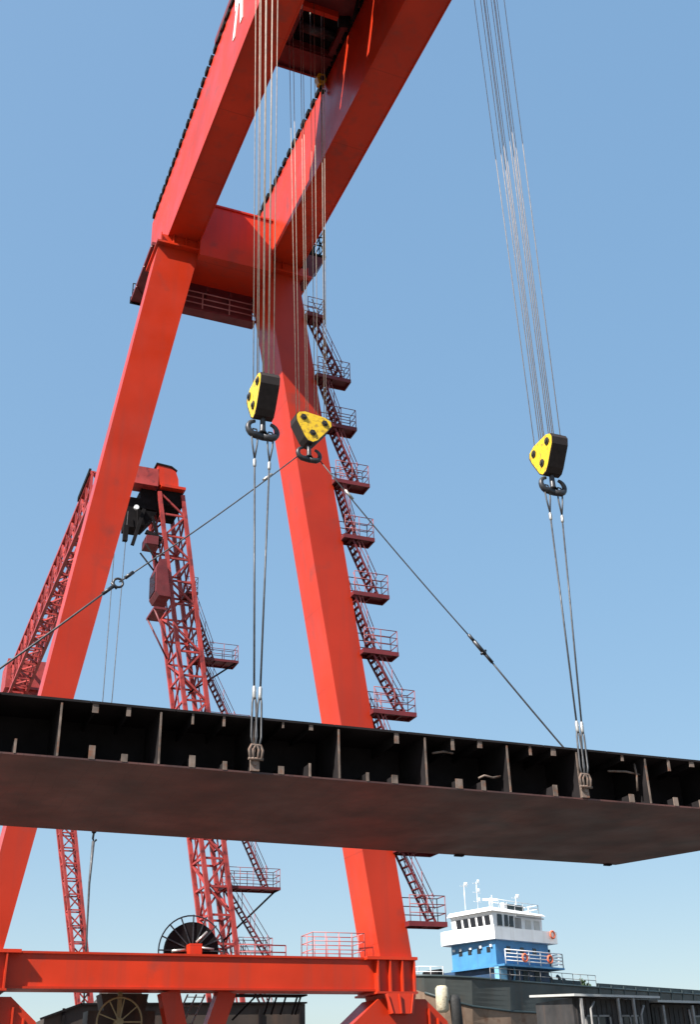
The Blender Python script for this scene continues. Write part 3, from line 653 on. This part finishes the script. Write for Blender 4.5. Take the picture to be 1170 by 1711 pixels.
for d in (0.35, 1.2, 2.05, 2.9, 3.75):
    m = MB(); m.hull([sp(0.05, d, 14.95), sp(0.05, d+0.6, 14.95), sp(0.02, d+0.6, 14.95), sp(0.02, d, 14.95)], [sp(-0.09, d, 15.85), sp(-0.09, d+0.6, 15.85), sp(-0.12, d+0.6, 15.85), sp(-0.12, d, 15.85)]); m.build('window', GLASS, wh)
for s, w, z0, z1 in ((0.55, 0.6, 15.0, 15.95), (1.5, 0.45, 15.0, 15.95), (2.15, 0.5, 15.0, 15.9), (0.2, 0.45, 14.2, 14.6)):
    m = MB(); sbox(m, s, s+w, -0.03, 0.13, z0, z1); m.build('window', GLASS, wh)
m = MB(); sbox(m, 2.9, 3.7, -0.02, 0.12, 14.0, 15.8); m.build('door', FRAME, wh)
m = MB(); sbox(m, 2.7, 6.5, -0.35, -0.25, 15.85, 15.95); m.build('rain_gutter', FRAME, wh)
m = MB(); sbox(m, 2.2, 4.7, 0.4, 0.55, 16.42, 17.0); m.build('name_board', TEAL, ship)
m = MB(); sbox(m, 1.9, 2.3, 0.3, 0.7, 16.42, 17.05); m.build('vent_box', WHITE, ship)
for s, d, h, tops in ((0.9, 4.0, 19.0, 1), (2.6, 4.0, 19.4, 3), (6.2, 2.5, 18.2, 1), (4.6, 4.0, 18.4, 0)):
    m = MB(); m.tube([sp(s, d, 16.4), sp(s, d, h)], 0.035, 6)
    for k in range(tops): m.bar(sp(s-0.5, d, h-0.15-k*0.8), sp(s+0.5, d, h-0.15-k*0.8), 0.04); m.cyl(sp(s, d-0.25, h-0.1-k*0.8), sp(s, d-0.25, h+0.15-k*0.8), 0.15 if tops == 1 else 0.09)
    m.build('mast', WHITE, ship)
m = MB(); rails(m, [sp(0.0, 0.2, 16.5), sp(6.5, 0.2, 16.4), sp(6.5, 4.8, 16.4)], 0.75, 0.03, 1.1); m.build('roof_railing', WHITE, wh)
m = MB(); m.bar(sp(1.3, 2.2, 17.5), sp(2.6, 1.6, 17.5), 0.14, 0.2); m.tube([sp(1.9, 1.9, 16.4), sp(1.9, 1.9, 17.5)], 0.08, 6); m.build('radar', WHITE, ship)
for s in (4.3, 5.5):
    m = MB(); sbox(m, s, s+0.75, -0.01, 0.12, 14.1, 15.7); m.build('panel', mat('off_white_panel', (0.66, 0.64, 0.60), 0.5, var=0.1), wh)
for s in (2.2, 3.6, 5.2):
    m = MB(); sbox(m, s, s+0.6, 0.2, 0.26, 10.6, 11.5); m.build('door', TEAL, ship)
m = MB(); rails(m, [sp(k, -0.95, 10.4) for k in (-2.0, 0.5, 3.0, 6.0, 9.0, 12.3)], 0.95, 0.03, 1.2); m.build('side_railing', FRAME, ship)
for s, z in ((8.6, 11.6), (9.6, 11.2), (10.8, 11.35), (11.6, 11.1)):
    m = MB(); m.tube([sp(s, 2.0, 10.5), sp(s, 2.0, z), sp(s-0.3, 2.0, z+0.15)], 0.16, 8); m.build('deck_vent', TEAL, ship)
# hatch coaming and rail down the side
m = MB(); sbox(m, 9.0, 50, 0.0, 8.0, 10.3, 10.55); sbox(m, 12.5, 49, -0.95, -0.80, 10.35, 10.72); sbox(m, 7.4, 12.0, 0.5, 7.5, 10.3, 11.0)
for k in range(20): sbox(m, 12.5+k*1.9, 12.62+k*1.9, -1.08, -0.95, 9.6, 10.6)
m.build('hatch_coaming', TEAL, ship)
def lifebuoy(c, label):
    m = MB(); m.ring(c, SD, (0, 0, 1), 0.30, 0.085, 24, 8); tag(m.build('lifebuoy', ORANGE, None, tuple(c)), label, 'lifebuoy', 'lifebuoys on the ship')
lifebuoy(sp(2.5, -1.08, 12.35), 'orange lifebuoy on the white deck railing, the one closer to the bow')
lifebuoy(sp(5.9, -1.08, 12.4), 'orange lifebuoy on the white deck railing, the one closer to the stern end')
lifebuoy(sp(7.0, -0.75, 14.55), 'orange lifebuoy hung high on the white bridge bulwark')
c = sp(-6.6, 0.35, 8.9)
m = MB(); m.tube([c+Vector((0, 0, 1.0)), c+Vector((0, 0, 0.8)), c+Vector((0, 0, -0.8)), c+Vector((0, 0, -1.0))], [0.35, 0.52, 0.52, 0.3], 16); tag(m.build('fender', CREAM, None, tuple(c)), 'cream cylindrical fender hung on the ship bow beside the red crane foot', 'fender')
c = sp(-5.7, -0.2, 7.9)
m = MB(); m.tube([c+Vector((0, 0, 1.3)), c+Vector((0, 0, 0.9)), c+Vector((0.1, 0, -0.9)), c+Vector((0.1, 0, -1.2))], [0.3, 0.46, 0.46, 0.3], 16); tag(m.build('fender', RUBBER, None, tuple(c)), 'black rubber fender hanging on the ship bow right of the cream one', 'fender')
# keel blocks under the ship
for i, s in enumerate(range(4, 54, 7)):
    m = MB(); sbox(m, s, s+1.2, 1.5, 6.5, 0, 0.5); tag(m.build('keel_block', CONC, None, tuple(sp(s+0.6, 4, 0))), 'low concrete keel block under the ship hull', 'keel block', 'keel blocks under the ship')

# ------------------------------------------------------------------ sheds
def shed(x0, x1, y0, y1, zr0, zr1, label, wins, posts, over):
    root = thing('workshop_shed', ((x0+x1)/2, (y0+y1)/2, 0), label, 'shed')
    m = MB(); m.hull([(x0, y0, 0), (x1, y0, 0), (x1, y1, 0), (x0, y1, 0)], [(x0, y0, zr0-0.15), (x1, y0, zr1-0.15), (x1, y1, zr1-0.15), (x0, y1, zr0-0.15)])
    x = x0+0.2
    while x < x1-0.2: m.box(x, x+0.09, y0-0.05, y0-0.002, 0, zr1-0.2); x += 0.36
    m.build('wall', SHEDW, root)
    m = MB(); m.hull([(x0-over, y0-0.9, zr0-0.13), (x1+0.2, y0-0.9, zr1-0.13), (x1+0.2, y1, zr1+0.2), (x0-over, y1, zr0+0.2)], [(x0-over, y0-0.9, zr0), (x1+0.2, y0-0.9, zr1), (x1+0.2, y1, zr1+0.33), (x0-over, y1, zr0+0.33)]); m.build('roof', SHEDR, root)
    for x in posts:
        m = MB(); m.box(x-0.07, x+0.07, y0-0.85, y0-0.7, 0, min(zr0, zr1)-0.13); m.build('post', FRAME, root)
    for a, b, c_, d_ in wins:
        m = MB()
        for q_ in ((a, a+0.1, c_, d_), (b-0.1, b, c_, d_), (a, b, d_-0.1, d_), (a, b, c_, c_+0.1), ((a+b)/2-0.05, (a+b)/2+0.05, c_, d_)): m.box(q_[0], q_[1], y0-0.16, y0-0.06, q_[2], q_[3])
        w = m.build('window_frame', FRAME, root); m = MB(); m.box(a+0.05, b-0.05, y0-0.10, y0-0.055, c_+0.05, d_-0.05); m.build('pane', GLASS, w)
shed(40.2, 45.7, 62, 66.2, 7.0, 6.9, 'dark sheet metal shed with a pale roof edge in front of the ship', [(40.9, 42.7, 4.2, 5.9), (43.4, 44.8, 4.4, 5.9)], (40.3, 42.9, 44.0), 0.4)
shed(46.1, 56.0, 62.4, 69, 6.72, 6.55, 'lower dark shed with a pale flat roof at the right picture edge', [(47.2, 48.3, 4.0, 5.4), (49.0, 51.2, 4.6, 5.9), (52.5, 54.5, 4.4, 5.6)], (46.4, 48.6, 51.5), 0.1)

for x0, pts, lab in ((41.0, [(0, 0), (0, 6.2), (0.3, 6.6)], 'grey pipe leaning on the left shed wall between post and window'), (44.4, [(0, 0), (0.15, 5.9), (0.4, 6.4)], 'pale bent pipe beside the right window of the left shed'), (48.8, [(0, 0), (-0.3, 5.5), (-0.35, 6.2)], 'pale leaning pipe against the lower shed at the right edge')):
    m = MB(); m.tube([(x0+a, 61.35 if x0 < 46 else 61.8, b) for a, b in pts], 0.07, 8); tag(m.build('leaning_pipe', FRAME, None, (x0, 61.4, 0)), lab, 'pipe', 'pipes leaning on the sheds')
# ------------------------------------------------------------------ brown hull section behind the sill
hs = thing('hull_section', (16, 64, 0), 'dark rusty brown hull section standing on the yard behind the sill beam', 'ship section')
m = MB(); m.prism([(9.4, 62, 0), (23.2, 62, 0), (23.2, 62, 6.45), (12.1, 62, 6.45), (11.1, 62, 6.35), (9.4, 62, 5.75)], (0, 6, 0)); m.build('shell', BROWN, hs)
m = MB(); m.hull([(12.05, 62.5, 6.45), (14.75, 62.5, 6.45), (14.75, 65, 6.45), (12.05, 65, 6.45)], [(12.6, 62.5, 7.0), (14.3, 62.5, 7.0), (14.3, 65, 7.0), (12.6, 65, 7.0)]); m.box(12.6, 14.3, 62.5, 65, 7.0, 7.6); m.build('hatch_trunk', BROWN, hs)
m = MB(); m.bar((9.2, 61.95, 5.72), (11.15, 61.95, 6.40), 0.3, 0.10); m.bar((11.1, 61.95, 6.40), (23.25, 61.95, 6.50), 0.3, 0.08)
for x in (10.3, 12.4, 15.5, 18.2, 20.6, 22.9): m.box(x-0.06, x+0.06, 61.85, 62.0, 0, 6.2)
m.build('rib', DARK, hs)

# ------------------------------------------------------------------ distant trees right of the bridge
def tree(x, y, h, w, label, seed):
    rn = random.Random(seed); root = thing('tree', (x, y, 0), label, 'tree', 'trees beyond the ship')
    m = MB(); m.tube([(x, y, 0), (x+0.2, y, h*0.4), (x, y, h*0.75)], [0.35, 0.25, 0.08], 8)
    for k in range(6):
        t = rn.uniform(0, 6.28); m.tube([(x, y, h*0.45), (x+w*0.35*math.cos(t), y+w*0.35*math.sin(t), h*rn.uniform(0.65, 0.85))], [0.12, 0.04], 6)
    m.build('trunk', BARK, root)
    m = MB(); cl = [(rn.gauss(0, w*0.24), rn.gauss(0, w*0.24), h*rn.uniform(0.5, 0.93), rn.uniform(0.5, 1.0)*w*0.2) for _ in range(26)]
    for cx, cy, cz, r in cl:
        for _ in range(70):
            v = Vector((rn.gauss(0, 1), rn.gauss(0, 1), rn.gauss(0, 0.8))).normalized()*r*rn.uniform(0.4, 1.1); p = Vector((x+cx, y+cy, cz))+v
            a = Vector((rn.gauss(0, 1), rn.gauss(0, 1), rn.gauss(0, 1))).normalized()*0.22; b = a.cross(Vector((rn.gauss(0, 1), rn.gauss(0, 1), rn.gauss(0, 1)))).normalized()*0.14
            m.add([p-a, p+b, p+a, p-b], [(0, 1, 2, 3)])
    m.build('crown', LEAF, root)
tree(78.6, 121, 14.2, 5.0, 'leafy tree top poking up just right of the ship bridge', 1)
tree(81.5, 124, 13.4, 4.5, 'lower tree top right of the taller tree behind the hatch rail', 2)

for o in list(S.objects):
    if '_o' in o: del o['_o']
